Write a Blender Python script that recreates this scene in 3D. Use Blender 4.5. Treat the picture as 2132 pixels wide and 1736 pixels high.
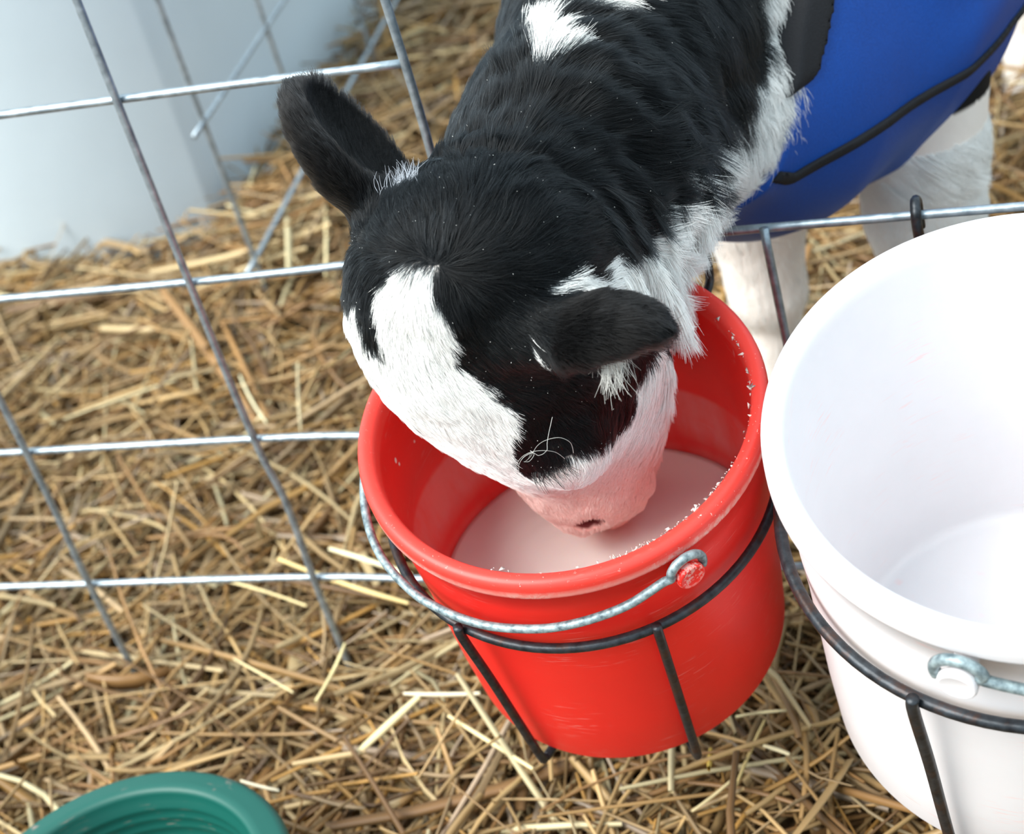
import bpy, math, random
import numpy as np
from mathutils import Vector, Matrix

V = lambda *a: np.array(a, float)
scene = bpy.context.scene
for o in list(bpy.data.objects):
    bpy.data.objects.remove(o, do_unlink=True)

# ------------------------------------------------------------------ camera
CAM = V(0.59176, -0.92891, 0.98352)
CR = V(0.94490709, 0.22580868, -0.2369832)      # right
CU = V(0.05516464, 0.60376591, 0.79525064)      # up
CF = V(-0.32265687, 0.76451106, -0.55804603)    # forward
cd = bpy.data.cameras.new('camera')
cam = bpy.data.objects.new('camera', cd)
scene.collection.objects.link(cam)
m = Matrix.Identity(4)
for i in range(3):
    m[i][0] = CR[i]; m[i][1] = CU[i]; m[i][2] = -CF[i]; m[i][3] = CAM[i]
cam.matrix_world = m
cd.sensor_fit = 'HORIZONTAL'
cd.sensor_width = 36.0
cd.lens = 3602.6 / 2132.0 * 36.0
cd.clip_start = 0.05
cd.clip_end = 100
cd.dof.use_dof = True
cd.dof.focus_distance = 0.93
cd.dof.aperture_fstop = 8.0
scene.camera = cam

# ------------------------------------------------------------------ world, light, exposure
scene.view_settings.view_transform = 'Standard'
scene.view_settings.look = 'None'
scene.view_settings.gamma = 1.0
scene.view_settings.use_curve_mapping = False
scene.view_settings.exposure = 0.22
w = bpy.data.worlds.new('overcast_sky')
scene.world = w
w.use_nodes = True
nt = w.node_tree
bg = nt.nodes['Background']
tc = nt.nodes.new('ShaderNodeTexCoord')
sep = nt.nodes.new('ShaderNodeSeparateXYZ')
nt.links.new(tc.outputs['Generated'], sep.inputs[0])
rmp = nt.nodes.new('ShaderNodeValToRGB')
mr = nt.nodes.new('ShaderNodeMapRange')
mr.inputs['From Min'].default_value = -0.3
mr.inputs['From Max'].default_value = 1.0
nt.links.new(sep.outputs['Z'], mr.inputs['Value'])
nt.links.new(mr.outputs[0], rmp.inputs[0])
rmp.color_ramp.elements[0].position = 0.0
rmp.color_ramp.elements[0].color = (0.30, 0.28, 0.25, 1)
rmp.color_ramp.elements[1].position = 0.45
rmp.color_ramp.elements[1].color = (0.70, 0.86, 0.95, 1)
nt.links.new(rmp.outputs[0], bg.inputs['Color'])
bg.inputs['Strength'].default_value = 1.35

def sun(name, frm, strength, angle, col):
    l = bpy.data.lights.new(name, 'SUN')
    l.energy = strength; l.angle = math.radians(angle); l.color = col
    o = bpy.data.objects.new(name, l)
    scene.collection.objects.link(o)
    o.rotation_euler = Vector(frm).to_track_quat('Z', 'Y').to_euler()
    o.location = Vector(frm) * 3
    return o
sun('daylight_sun', (-0.58, -0.55, 0.85), 5.8, 50, (1.0, 0.97, 0.91))

scene.cycles.max_bounces = 8
scene.cycles.diffuse_bounces = 4
scene.cycles.glossy_bounces = 3
scene.cycles.transparent_max_bounces = 6
scene.cycles.use_denoising = True
try:
    scene.cycles_curves.shape = 'RIBBONS'
    scene.cycles_curves.subdivisions = 2
except Exception:
    pass

# ------------------------------------------------------------------ helpers
rng = np.random.default_rng(7)

def tag(o, label=None, cat=None, group=None, kind=None):
    if label: o['label'] = label
    if cat: o['category'] = cat
    if group: o['group'] = group
    if kind: o['kind'] = kind
    return o

def empty(name, loc=(0, 0, 0), parent=None):
    o = bpy.data.objects.new(name, None)
    scene.collection.objects.link(o)
    o.location = loc
    o.empty_display_size = 0.05
    if parent: o.parent = parent
    return o

def obj(name, me, mat=None, parent=None):
    o = bpy.data.objects.new(name, me)
    scene.collection.objects.link(o)
    if mat is not None: me.materials.append(mat)
    if parent is not None: o.parent = parent
    return o

def mesh_np(name, verts, faces, smooth=True):
    """faces: (M,k) int array, or list of arrays with differing k"""
    if not isinstance(faces, list): faces = [faces]
    me = bpy.data.meshes.new(name)
    verts = np.asarray(verts, np.float32)
    me.vertices.add(len(verts))
    me.vertices.foreach_set('co', verts.ravel())
    idx = np.concatenate([np.asarray(f).ravel() for f in faces]).astype(np.int32)
    tot = np.concatenate([np.full(len(f), np.asarray(f).shape[1]) for f in faces]).astype(np.int32)
    start = np.concatenate([[0], np.cumsum(tot)[:-1]]).astype(np.int32)
    me.loops.add(len(idx)); me.loops.foreach_set('vertex_index', idx)
    me.polygons.add(len(tot)); me.polygons.foreach_set('loop_start', start)
    try: me.polygons.foreach_set('loop_total', tot)
    except Exception: pass
    me.polygons.foreach_set('use_smooth', np.full(len(tot), smooth))
    me.update(calc_edges=True)
    me.validate()
    return me

def color_attr(me, name, cols):
    a = me.attributes.new(name, 'FLOAT_COLOR', 'POINT')
    c = np.ones((len(cols), 4), np.float32); c[:, :3] = cols
    a.data.foreach_set('color', c.ravel())

def unit(v):
    v = np.asarray(v, float)
    return v / (np.linalg.norm(v, axis=-1, keepdims=True) + 1e-12)

def catmull(P, n):
    P = np.asarray(P, float)
    Q = np.vstack([2 * P[0] - P[1], P, 2 * P[-1] - P[-2]])
    out = []
    for i in range(1, len(Q) - 2):
        p0, p1, p2, p3 = Q[i-1], Q[i], Q[i+1], Q[i+2]
        for t in np.linspace(0, 1, n, endpoint=False):
            out.append(0.5 * ((2*p1) + (-p0+p2)*t + (2*p0-5*p1+4*p2-p3)*t*t + (-p0+3*p1-3*p2+p3)*t**3))
    out.append(Q[-2])
    return np.array(out)

def tube(P, r, sides=10, closed=False, caps=True):
    """verts, faces of a tube swept along points P"""
    P = np.asarray(P, float); n = len(P)
    r = np.broadcast_to(np.asarray(r, float), (n,))
    if closed: T = unit(np.roll(P, -1, 0) - np.roll(P, 1, 0))
    else:
        T = np.empty_like(P); T[1:-1] = P[2:] - P[:-2]; T[0] = P[1]-P[0]; T[-1] = P[-1]-P[-2]; T = unit(T)
    ref = V(0, 0, 1) if abs(T[0][2]) < 0.9 else V(1, 0, 0)
    u = unit(np.cross(T[0], ref)); Us = [u]
    for i in range(1, n):
        u = u - T[i] * (u @ T[i]); u = unit(u); Us.append(u)
    Us = np.array(Us); Vs = np.cross(T, Us)
    a = np.linspace(0, 2*np.pi, sides, endpoint=False)
    vs = (P[:, None] + r[:, None, None] * (np.cos(a)[None, :, None]*Us[:, None] + np.sin(a)[None, :, None]*Vs[:, None])).reshape(-1, 3)
    f = []
    m_ = n if closed else n-1
    for i in range(m_):
        j = (i+1) % n
        for k in range(sides):
            l = (k+1) % sides
            f.append((i*sides+k, i*sides+l, j*sides+l, j*sides+k))
    f = np.array(f)
    if not closed and caps:
        vs = np.vstack([vs, P[0], P[-1]])
        c0, c1 = len(vs)-2, len(vs)-1
        tri = [(c0, (k+1) % sides, k) for k in range(sides)] + [(c1, (n-1)*sides+k, (n-1)*sides+(k+1) % sides) for k in range(sides)]
        return vs, [f, np.array(tri)]
    return vs, [f]

def join(parts):
    vs = []; quads = []; tris = []; off = 0
    for v, fs in parts:
        if not isinstance(fs, list): fs = [fs]
        for f in fs:
            f = np.asarray(f)
            (quads if f.shape[1] == 4 else tris).append(f + off)
        vs.append(v); off += len(v)
    F = []
    if quads: F.append(np.vstack(quads))
    if tris: F.append(np.vstack(tris))
    return np.vstack(vs), F

def lathe(prof, seg=96, close=False):
    prof = np.asarray(prof, float); n = len(prof)
    a = np.linspace(0, 2*np.pi, seg, endpoint=False)
    vs = np.stack([prof[:, 0][None]*np.cos(a)[:, None], prof[:, 0][None]*np.sin(a)[:, None], np.broadcast_to(prof[:, 1], (seg, n))], -1).reshape(-1, 3)
    f = []
    for i in range(seg):
        j = (i+1) % seg
        for k in range(n - (0 if close else 1)):
            l = (k+1) % n
            f.append((i*n+k, j*n+k, j*n+l, i*n+l))
    return vs, [np.array(f)]

# value noise in numpy
_perm = np.random.default_rng(3).random(4096).astype(np.float32)
def vnoise(P, seed=0):
    P = np.asarray(P, float) + 100.0
    i = np.floor(P).astype(np.int64); f = P - i; f = f*f*(3-2*f)
    def h(a, b, c): return _perm[(a*73856093 ^ b*19349663 ^ c*83492791 ^ seed*7919) % 4096]
    out = 0
    for dx in (0, 1):
        for dy in (0, 1):
            for dz in (0, 1):
                wgt = (f[..., 0] if dx else 1-f[..., 0]) * (f[..., 1] if dy else 1-f[..., 1]) * (f[..., 2] if dz else 1-f[..., 2])
                out = out + wgt * h(i[..., 0]+dx, i[..., 1]+dy, i[..., 2]+dz)
    return out * 2 - 1

# ------------------------------------------------------------------ materials
def new_mat(name):
    mt = bpy.data.materials.new(name); mt.use_nodes = True
    nt = mt.node_tree
    return mt, nt, nt.nodes['Principled BSDF']
def N(nt, t, **kw):
    n = nt.nodes.new(t)
    for k, v in kw.items():
        if k in n.inputs: n.inputs[k].default_value = v
        else: setattr(n, k, v)
    return n
def ramp(nt, fac, stops):
    r = nt.nodes.new('ShaderNodeValToRGB')
    e = r.color_ramp.elements
    while len(e) > 1: e.remove(e[-1])
    e[0].position = stops[0][0]; e[0].color = (*stops[0][1], 1) if len(stops[0][1]) == 3 else stops[0][1]
    for p, c in stops[1:]:
        x = e.new(p); x.color = (*c, 1) if len(c) == 3 else c
    nt.links.new(fac, r.inputs[0])
    return r
def mix(nt, fac, a, b):
    n = nt.nodes.new('ShaderNodeMix'); n.data_type = 'RGBA'
    if hasattr(fac, 'is_linked'): nt.links.new(fac, n.inputs[0])
    else: n.inputs[0].default_value = fac
    for s, v in ((n.inputs[6], a), (n.inputs[7], b)):
        if hasattr(v, 'is_linked'): nt.links.new(v, s)
        else: s.default_value = (*v, 1)
    return n.outputs[2]
def math_(nt, op, a, b=None, clamp=False):
    n = nt.nodes.new('ShaderNodeMath'); n.operation = op; n.use_clamp = clamp
    for s, v in ((n.inputs[0], a), (n.inputs[1], b)):
        if v is None: continue
        if hasattr(v, 'is_linked'): nt.links.new(v, s)
        else: s.default_value = v
    return n.outputs[0]
def noise(nt, vec, scale, detail=4, rough=0.55):
    n = nt.nodes.new('ShaderNodeTexNoise')
    n.inputs['Scale'].default_value = scale; n.inputs['Detail'].default_value = detail; n.inputs['Roughness'].default_value = rough
    if vec is not None: nt.links.new(vec, n.inputs['Vector'])
    return n.outputs[0]
def bump(nt, h, strength, dist, bsdf):
    b = nt.nodes.new('ShaderNodeBump'); b.inputs['Strength'].default_value = strength; b.inputs['Distance'].default_value = dist
    nt.links.new(h, b.inputs['Height']); nt.links.new(b.outputs[0], bsdf.inputs['Normal'])

def galvanised(name, base, dark, rough=0.42, metal=0.75, rust=None, sc=120):
    mt, nt, b = new_mat(name)
    t = N(nt, 'ShaderNodeTexCoord')
    n1 = noise(nt, t.outputs['Object'], sc, 5)
    r = ramp(nt, n1, [(0.32, dark), (0.6, base), (0.75, tuple(min(1, c*1.35) for c in base))])
    col = r.outputs[0]
    if rust:
        n2 = noise(nt, t.outputs['Object'], 60, 6, 0.7)
        r2 = ramp(nt, n2, [(0.52, (0, 0, 0)), (0.68, (1, 1, 1))])
        col = mix(nt, r2.outputs[0], col, rust)
    nt.links.new(col, b.inputs['Base Color'])
    b.inputs['Metallic'].default_value = metal
    b.inputs['Roughness'].default_value = rough
    bump(nt, n1, 0.35, 0.0006, b)
    return mt
M_wire = galvanised('galvanised_wire', (0.40, 0.47, 0.52), (0.22, 0.27, 0.31), 0.38, 0.7)
M_bail = galvanised('weathered_wire', (0.30, 0.38, 0.40), (0.08, 0.12, 0.14), 0.5, 0.4, None, 260)
M_black = galvanised('blackened_steel', (0.035, 0.042, 0.05), (0.012, 0.014, 0.018), 0.38, 0.5, (0.06, 0.028, 0.018), 200)

def bucket_mat(name, red, film, film_z, crust=True, sss=0.15, rough=0.32, trans=0.0):
    mt, nt, b = new_mat(name)
    t = N(nt, 'ShaderNodeTexCoord'); g = N(nt, 'ShaderNodeNewGeometry')
    s = N(nt, 'ShaderNodeSeparateXYZ'); nt.links.new(t.outputs['Object'], s.inputs[0])
    gp = N(nt, 'ShaderNodeSeparateXYZ'); nt.links.new(g.outputs['Position'], gp.inputs[0])
    r2 = math_(nt, 'SQRT', math_(nt, 'ADD', math_(nt, 'MULTIPLY', s.outputs[0], s.outputs[0]), math_(nt, 'MULTIPLY', s.outputs[1], s.outputs[1])))
    col = None
    n0 = noise(nt, t.outputs['Object'], 30, 3)
    base = mix(nt, n0, red, tuple(c*0.93 for c in red))
    # fine scratches : stretched noise, thin bright lines
    mp = N(nt, 'ShaderNodeMapping'); nt.links.new(t.outputs['Object'], mp.inputs[0])
    mp.inputs['Scale'].default_value = (60, 60, 900); mp.inputs['Rotation'].default_value = (0.25, 0.15, 0.0)
    sc1 = noise(nt, mp.outputs[0], 1.0, 2, 0.5)
    msk = noise(nt, t.outputs['Object'], 22, 3, 0.6)
    k1 = math_(nt, 'MULTIPLY', ramp(nt, sc1, [(0.61, (0, 0, 0)), (0.67, (1, 1, 1))]).outputs[0], ramp(nt, msk, [(0.50, (0, 0, 0)), (0.68, (1, 1, 1))]).outputs[0])
    base = mix(nt, math_(nt, 'MULTIPLY', k1, 0.35), base, (0.95, 0.45, 0.40))
    if film:
        # dried milk film inside, below the former milk level
        inn = ramp(nt, math_(nt, 'SUBTRACT', math_(nt, 'ADD', 0.1105, math_(nt, 'MULTIPLY', s.outputs[2], 0.037)), r2), [(0.0, (0, 0, 0)), (0.0012, (1, 1, 1))]).outputs[0]
        wob = math_(nt, 'MULTIPLY', math_(nt, 'SUBTRACT', noise(nt, t.outputs['Object'], 9, 2), 0.5), 0.006)
        lev = ramp(nt, math_(nt, 'SUBTRACT', math_(nt, 'ADD', film_z, wob), gp.outputs[2]), [(0.0, (0, 0, 0)), (0.0015, (1, 1, 1))]).outputs[0]
        mp2 = N(nt, 'ShaderNodeMapping'); nt.links.new(t.outputs['Object'], mp2.inputs[0]); mp2.inputs['Scale'].default_value = (1, 1, 0.35)
        mott = ramp(nt, noise(nt, mp2.outputs[0], 26, 5, 0.6), [(0.33, (0.12,)*3), (0.62, (0.80,)*3)]).outputs[0]
        low = math_(nt, 'MULTIPLY', ramp(nt, math_(nt, 'SUBTRACT', gp.outputs[2], 0.292), [(0.0, (1,)*3), (0.014, (0.1,)*3), (0.03, (1,)*3)]).outputs[0], 1.0)
        k = math_(nt, 'MULTIPLY', math_(nt, 'MULTIPLY', inn, lev), math_(nt, 'MULTIPLY', mott, low))
        base = mix(nt, k, base, (0.86, 0.62, 0.60))
        # splashes above the film, inside
        vo = N(nt, 'ShaderNodeTexVoronoi'); nt.links.new(mp2.outputs[0], vo.inputs['Vector']); vo.inputs['Scale'].default_value = 150
        near = math_(nt, 'GREATER_THAN', s.outputs[2], -0.020)
        sp = math_(nt, 'MULTIPLY', ramp(nt, vo.outputs[0], [(0.16, (1,)*3), (0.26, (0,)*3)]).outputs[0], ramp(nt, noise(nt, t.outputs['Object'], 34, 4), [(0.52, (0,)*3), (0.60, (1,)*3)]).outputs[0])
        sp = math_(nt, 'MULTIPLY', math_(nt, 'MULTIPLY', sp, near), math_(nt, 'MULTIPLY', inn, 0.8))
        base = mix(nt, sp, base, (0.95, 0.55, 0.5))
    if crust:
        # whitish scuffs on the lower outer edge of the lip
        band = ramp(nt, math_(nt, 'ADD', s.outputs[2], 0.03), [(0.0262, (0.6,)*3), (0.0272, (1,)*3), (0.0292, (0.4,)*3), (0.0315, (0,)*3)]).outputs[0]
        outm = math_(nt, 'GREATER_THAN', r2, 0.1155)
        nn = ramp(nt, noise(nt, t.outputs['Object'], 240, 5, 0.7), [(0.48, (0,)*3), (0.54, (1,)*3)]).outputs[0]
        ang = ramp(nt, noise(nt, t.outputs['Object'], 14, 2), [(0.40, (0.15,)*3), (0.58, (1,)*3)]).outputs[0]
        k = math_(nt, 'MULTIPLY', math_(nt, 'MULTIPLY', band, outm), math_(nt, 'MULTIPLY', nn, ang))
        base = mix(nt, k, base, (0.92, 0.80, 0.74))
        worn_sheen = math_(nt, 'MULTIPLY', math_(nt, 'GREATER_THAN', s.outputs[2], -0.0045), 0.40)  # paler lip: some wear, plus a gloss sheen painted into the colour
        base = mix(nt, worn_sheen, base, (0.92, 0.13, 0.10))
        seam = math_(nt, 'MULTIPLY', ramp(nt, math_(nt, 'ADD', s.outputs[2], 0.03), [(0.0265, (0,)*3), (0.0268, (1,)*3), (0.0273, (1,)*3), (0.0276, (0,)*3)]).outputs[0], math_(nt, 'MULTIPLY', outm, 0.6))
        base = mix(nt, seam, base, (0.93, 0.60, 0.52))
        top = math_(nt, 'GREATER_THAN', s.outputs[2], -0.002)
        n3 = ramp(nt, noise(nt, t.outputs['Object'], 420, 3, 0.6), [(0.66, (0,)*3), (0.70, (0.7,)*3)]).outputs[0]
        base = mix(nt, math_(nt, 'MULTIPLY', top, math_(nt, 'MULTIPLY', n3, ang)), base, (0.95, 0.72, 0.66))
    nt.links.new(base, b.inputs['Base Color'])
    b.inputs['Roughness'].default_value = rough
    b.inputs['Subsurface Weight'].default_value = sss
    b.inputs['Subsurface Radius'].default_value = (0.012, 0.002, 0.002) if film else (0.01, 0.008, 0.008)
    b.inputs['Specular IOR Level'].default_value = 0.5
    nr = noise(nt, t.outputs['Object'], 90, 3)
    bump(nt, nr, 0.06, 0.001, b)
    if trans:
        tl = N(nt, 'ShaderNodeBsdfTranslucent'); nt.links.new(base, tl.inputs['Color'])
        ms = N(nt, 'ShaderNodeMixShader'); ms.inputs[0].default_value = trans
        out = nt.nodes['Material Output']
        nt.links.new(b.outputs[0], ms.inputs[1]); nt.links.new(tl.outputs[0], ms.inputs[2]); nt.links.new(ms.outputs[0], out.inputs['Surface'])
    return mt
M_red = bucket_mat('red_plastic', (0.96, 0.028, 0.020), True, 0.358, trans=0.22, rough=0.38)
M_whitebucket = bucket_mat('white_plastic', (0.80, 0.78, 0.80), False, 0, False, 0.4, 0.4)
M_green = bucket_mat('green_plastic', (0.0, 0.085, 0.065), False, 0, False, 0.0, 0.5)

def simple(name, col, rough=0.5, sss=0.0, rad=(0.01, 0.006, 0.004), nscale=None, namt=0.15, bumpd=0.0, metallic=0.0, spec=0.5):
    mt, nt, b = new_mat(name)
    t = N(nt, 'ShaderNodeTexCoord')
    nz = noise(nt, t.outputs['Object'], nscale or 40, 4)
    nt.links.new(mix(nt, nz, tuple(c*(1-namt) for c in col), tuple(min(1, c*(1+namt)) for c in col)), b.inputs['Base Color'])
    b.inputs['Roughness'].default_value = rough
    b.inputs['Subsurface Weight'].default_value = sss
    b.inputs['Subsurface Radius'].default_value = rad
    b.inputs['Metallic'].default_value = metallic
    b.inputs['Specular IOR Level'].default_value = spec
    if bumpd: bump(nt, nz, 0.5, bumpd, b)
    return mt
M_milk = simple('milk', (0.93, 0.88, 0.84), 0.18, 0.3, (0.01, 0.008, 0.006), 12, 0.03, 0)
M_crust = simple('dried_milk', (0.85, 0.68, 0.62), 0.8)

def attr_mat(name, attr, rough, spec=0.5, sheen=0.0, sss=0.0, bumpn=None, tr=0.0):
    mt, nt, b = new_mat(name)
    a = N(nt, 'ShaderNodeAttribute', attribute_name=attr)
    nt.links.new(a.outputs['Color'], b.inputs['Base Color'])
    b.inputs['Roughness'].default_value = rough
    b.inputs['Specular IOR Level'].default_value = spec
    if sss:
        b.inputs['Subsurface Weight'].default_value = sss
        b.inputs['Subsurface Radius'].default_value = (0.008, 0.005, 0.004)
    if bumpn:
        t = N(nt, 'ShaderNodeTexCoord')
        bump(nt, noise(nt, t.outputs['Object'], bumpn[0], 4), bumpn[1], bumpn[2], b)
    return mt
M_straw = attr_mat('straw', 'col', 0.45, 0.45)
M_skin = attr_mat('hide', 'col', 0.75, 0.15, bumpn=(260, 0.5, 0.001))
M_hair = attr_mat('hair', 'col', 0.5, 0.4)
def hair_bsdf(name):
    mt = bpy.data.materials.new(name); mt.use_nodes = True
    nt = mt.node_tree; nt.nodes.remove(nt.nodes['Principled BSDF'])
    a = N(nt, 'ShaderNodeAttribute', attribute_name='col')
    h = nt.nodes.new('ShaderNodeBsdfHairPrincipled')
    h.parametrization = 'COLOR'
    nt.links.new(a.outputs['Color'], h.inputs['Color'])
    h.inputs['Roughness'].default_value = 0.28
    h.inputs['Radial Roughness'].default_value = 0.5
    h.inputs['IOR'].default_value = 1.21
    nt.links.new(h.outputs[0], nt.nodes['Material Output'].inputs['Surface'])
    return mt
M_dark_hair = hair_bsdf('dark_hair')

# ------------------------------------------------------------------ ground and straw
def hgt(x, y):
    P = np.stack([np.asarray(x, float)*3, np.asarray(y, float)*3, np.zeros_like(np.asarray(x, float))], -1)
    h = 0.055 + 0.022*vnoise(P, 1) + 0.012*vnoise(P*2.7, 2)
    # straw banked up against the hutch wall and under the side panel
    d = np.clip((np.asarray(y) - 0.35)/0.8, 0, 1)
    h = h + 0.03*d
    h = h + 0.05*np.exp(-((np.asarray(x)+0.25)/0.11)**2)*np.clip((np.asarray(y)-0.25)/0.3, 0, 1)
    return h

gx = np.linspace(-2.2, 3.2, 190); gy = np.linspace(-1.0, 4.6, 190)
X, Y = np.meshgrid(gx, gy, indexing='ij')
Z = hgt(X, Y) - 0.03
vs = np.stack([X, Y, Z], -1).reshape(-1, 3)
ii = np.arange(189)[:, None]*190 + np.arange(189)[None]
f = np.stack([ii, ii+190, ii+191, ii+1], -1).reshape(-1, 4)
M_soil = simple('trampled_bedding', (0.12, 0.072, 0.034), 0.95, nscale=60, namt=0.5, bumpd=0.01, spec=0.1)
floor = obj('floor', mesh_np('floor', vs, f), M_soil)
tag(floor, 'dark brown trampled ground under the straw bedding', None, None, 'structure')

def straw_batch(c, az, tilt, L, wd, bend, flat, cols, rings=6, sides=5):
    n = len(L)
    t = np.linspace(-0.5, 0.5, rings)
    d = np.stack([np.cos(az)*np.cos(tilt), np.sin(az)*np.cos(tilt), np.sin(tilt)], -1)
    s = np.stack([-np.sin(az), np.cos(az), np.zeros(n)], -1)
    u = np.cross(d, s)
    kink = rng.normal(0, 1, (n, 2))
    para = (t**2 - 0.08)[None]
    P = c[:, None] + d[:, None]*(t[None]*L[:, None])[..., None] + (s[:, None]*kink[:, :1, None] + u[:, None]*kink[:, 1:, None]*0.6)*(para*(bend*L)[:, None])[..., None]
    a = np.linspace(0, 2*np.pi, sides, endpoint=False)[None] + rng.uniform(0, 6.28, (n, 1))
    taper = 1 - 0.25*np.abs(t*2)**2
    roll = rng.uniform(0, 6.28, n)
    s2 = s*np.cos(roll)[:, None] + u*np.sin(roll)[:, None]
    u2 = -s*np.sin(roll)[:, None] + u*np.cos(roll)[:, None]
    off = s2[:, None, None]*(np.cos(a)[:, None, :, None]) + u2[:, None, None]*(np.sin(a)[:, None, :, None]*flat[:, None, None, None])
    vs = P[:, :, None] + off*(wd[:, None]*taper[None])[:, :, None, None]*0.5
    base = (np.arange(n)*rings*sides)[:, None, None]
    i = np.arange(rings-1)[None, :, None]; k = np.arange(sides)[None, None]
    l = (k+1) % sides
    F = np.stack([base+i*sides+k, base+i*sides+l, base+(i+1)*sides+l, base+(i+1)*sides+k], -1).reshape(-1, 4)
    col = np.repeat(cols, rings*sides, 0)
    jit = np.repeat(1 + 0.12*np.sin(t*9)[None, :]*rng.normal(0, 1, (n, 1)), sides, axis=1).reshape(-1, 1)
    return vs.reshape(-1, 3), F, np.clip(col*jit, 0, 1)

PAL = np.array([[0.50, 0.30, 0.115], [0.62, 0.41, 0.18], [0.40, 0.215, 0.075], [0.72, 0.54, 0.28], [0.55, 0.38, 0.20], [0.80, 0.68, 0.40], [0.30, 0.16, 0.06], [0.60, 0.33, 0.09], [0.56, 0.42, 0.29]])
PW = np.array([.20, .19, .13, .10, .13, .04, .09, .07, .05]); PW = PW/PW.sum()
def scatter(n, x0, x1, y0, y1, lift, wmul=1.0, dark=1.0, zoff=0.0):
    x = rng.uniform(x0, x1, n); y = rng.uniform(y0, y1, n)
    keep = ~((x < -0.41) & (x > -1.42) & (y > 0.76))
    x = x[keep]; y = y[keep]; n = len(x)
    L = rng.gamma(3.5, 0.032, n) + 0.025
    L = np.clip(L, 0.03, 0.32)
    az = rng.uniform(0, 2*np.pi, n)
    tilt = rng.normal(0, 0.16, n)
    up = rng.random(n) < 0.04
    tilt[up] = rng.normal(0, 0.5, up.sum())
    z = hgt(x, y) + rng.uniform(-0.03, lift, n) + zoff
    wd = rng.gamma(6, 0.00062, n)*wmul + 0.0008
    leaf = rng.random(n) < 0.15
    flat = np.where(leaf, 0.12, 0.65)
    wd = np.where(leaf, wd*1.7, wd)
    cols = PAL[rng.choice(len(PAL), n, p=PW)]*rng.uniform(0.32, 0.80, (n, 1))*dark
    return straw_batch(np.stack([x, y, z], -1), az, tilt, L, wd, rng.uniform(0.0, 0.45, n), flat, cols)
parts = []
NS = 1.0
parts.append(scatter(int(5000*NS), -1.8, -1.0, -0.6, 2.2, 0.02))
parts.append(scatter(int(17000*NS), -1.0, 1.5, -0.6, 0.75, 0.015))
parts.append(scatter(int(9000*NS), -1.0, 1.5, -0.6, 0.75, 0.03))
parts.append(scatter(int(13000*NS), -1.0, 1.9, 0.75, 2.4, 0.03))
parts.append(scatter(int(5000*NS), -0.5, 2.6, 2.4, 4.4, 0.03, 1.3))
parts.append(scatter(int(700*NS), -0.41, -0.20, 0.50, 1.8, 0.03))
# conspicuous long stalks lying on top  (end a, end b, width, colour)
hero = [
 ((-0.088, 0.094, 0.098), (0.056, 0.026, 0.105), 0.0042, (0.80, 0.60, 0.26)),
 ((-0.150, 0.080, 0.095), (-0.040, 0.035, 0.100), 0.0034, (0.86, 0.70, 0.36)),
]
def add_hero(lst):
    if not lst: return
    A = np.array([h[0] for h in lst]); B = np.array([h[1] for h in lst]); d = B-A; L = np.linalg.norm(d, axis=1)
    az = np.arctan2(d[:, 1], d[:, 0]); tl = np.arcsin(d[:, 2]/L)
    n = len(L)
    parts.append(straw_batch((A+B)/2, az, tl, L, np.array([h[2] for h in lst]), np.full(n, 0.06), np.full(n, 0.6), np.array([h[3] for h in lst])))
HERO_EXTRA = [
 ((-.229, .673, .13), (-.165, .495, .14), .0065, (.78, .66, .38)), ((-.040, .100, .105), (.047, .063, .105), .0050, (.85, .76, .48)),
 ((.077, -.068, .10), (.139, -.068, .10), .0046, (.80, .70, .50)), ((.057, -.129, .10), (.096, -.080, .11), .0070, (.78, .68, .38)),
 ((.120, -.090, .10), (.198, -.141, .10), .0040, (.80, .66, .36)), ((.009, -.139, .10), (.064, -.126, .10), .0055, (.55, .40, .20)),
 ((.320, -.113, .09), (.327, -.148, .11), .0060, (.80, .58, .12)), ((.344, -.156, .10), (.357, -.094, .10), .0032, (.72, .56, .24)),
 ((.336, -.090, .10), (.372, -.084, .10), .0030, (.80, .68, .40)), ((-.116, .253, .12), (-.099, .263, .19), .0040, (.84, .76, .50)),
 ((-.227, .364, .11), (-.166, .280, .11), .0052, (.74, .66, .42)), ((-.084, -.027, .10), (-.017, -.065, .10), .0034, (.74, .62, .34)),
 ((.007, -.075, .10), (.011, -.012, .10), .0044, (.72, .62, .32)), ((.152, .040, .10), (.051, .078, .10), .0036, (.78, .66, .36)),
 ((.318, -.177, .10), (.343, -.147, .10), .0034, (.70, .58, .32)), ((-.028, -.156, .10), (.007, -.165, .10), .0034, (.82, .74, .54)),
 ((.113, -.151, .10), (.141, -.060, .11), .0034, (.58, .40, .20)), ((.359, -.117, .10), (.378, -.125, .10), .0034, (.80, .70, .44))]
add_hero(hero + HERO_EXTRA)
off = 0; VV = []; FF_ = []; CC = []
for v, fc, c in parts:
    VV.append(v); FF_.append(fc+off); CC.append(c); off += len(v)
me = mesh_np('straw_bedding', np.vstack(VV), np.vstack(FF_))
color_attr(me, 'col', np.vstack(CC))
straw = obj('straw_bedding', me, M_straw)
tag(straw, 'loose golden brown straw bedding covering the whole ground', 'straw', None, 'stuff')

# ------------------------------------------------------------------ wire fence panels
SX, SZ, Z4 = 0.2, 0.13973, 0.0198
fence = empty('wire_fence_panel', (0, 0, 0))
tag(fence, 'grey welded wire fence panel across the front of the pen, behind the red bucket', 'fence')
def wire(name, P, r, parent, mat=M_wire, n=8, lab=None):
    c = catmull(P, n) if len(P) > 2 else np.linspace(P[0], P[1], 12)
    v, fs = tube(c, r, 10)
    o = obj(name, mesh_np(name, v, fs), mat, parent)
    return o
WR = 0.0029
zH = lambda i: Z4 + SZ*(4-i)
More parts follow.
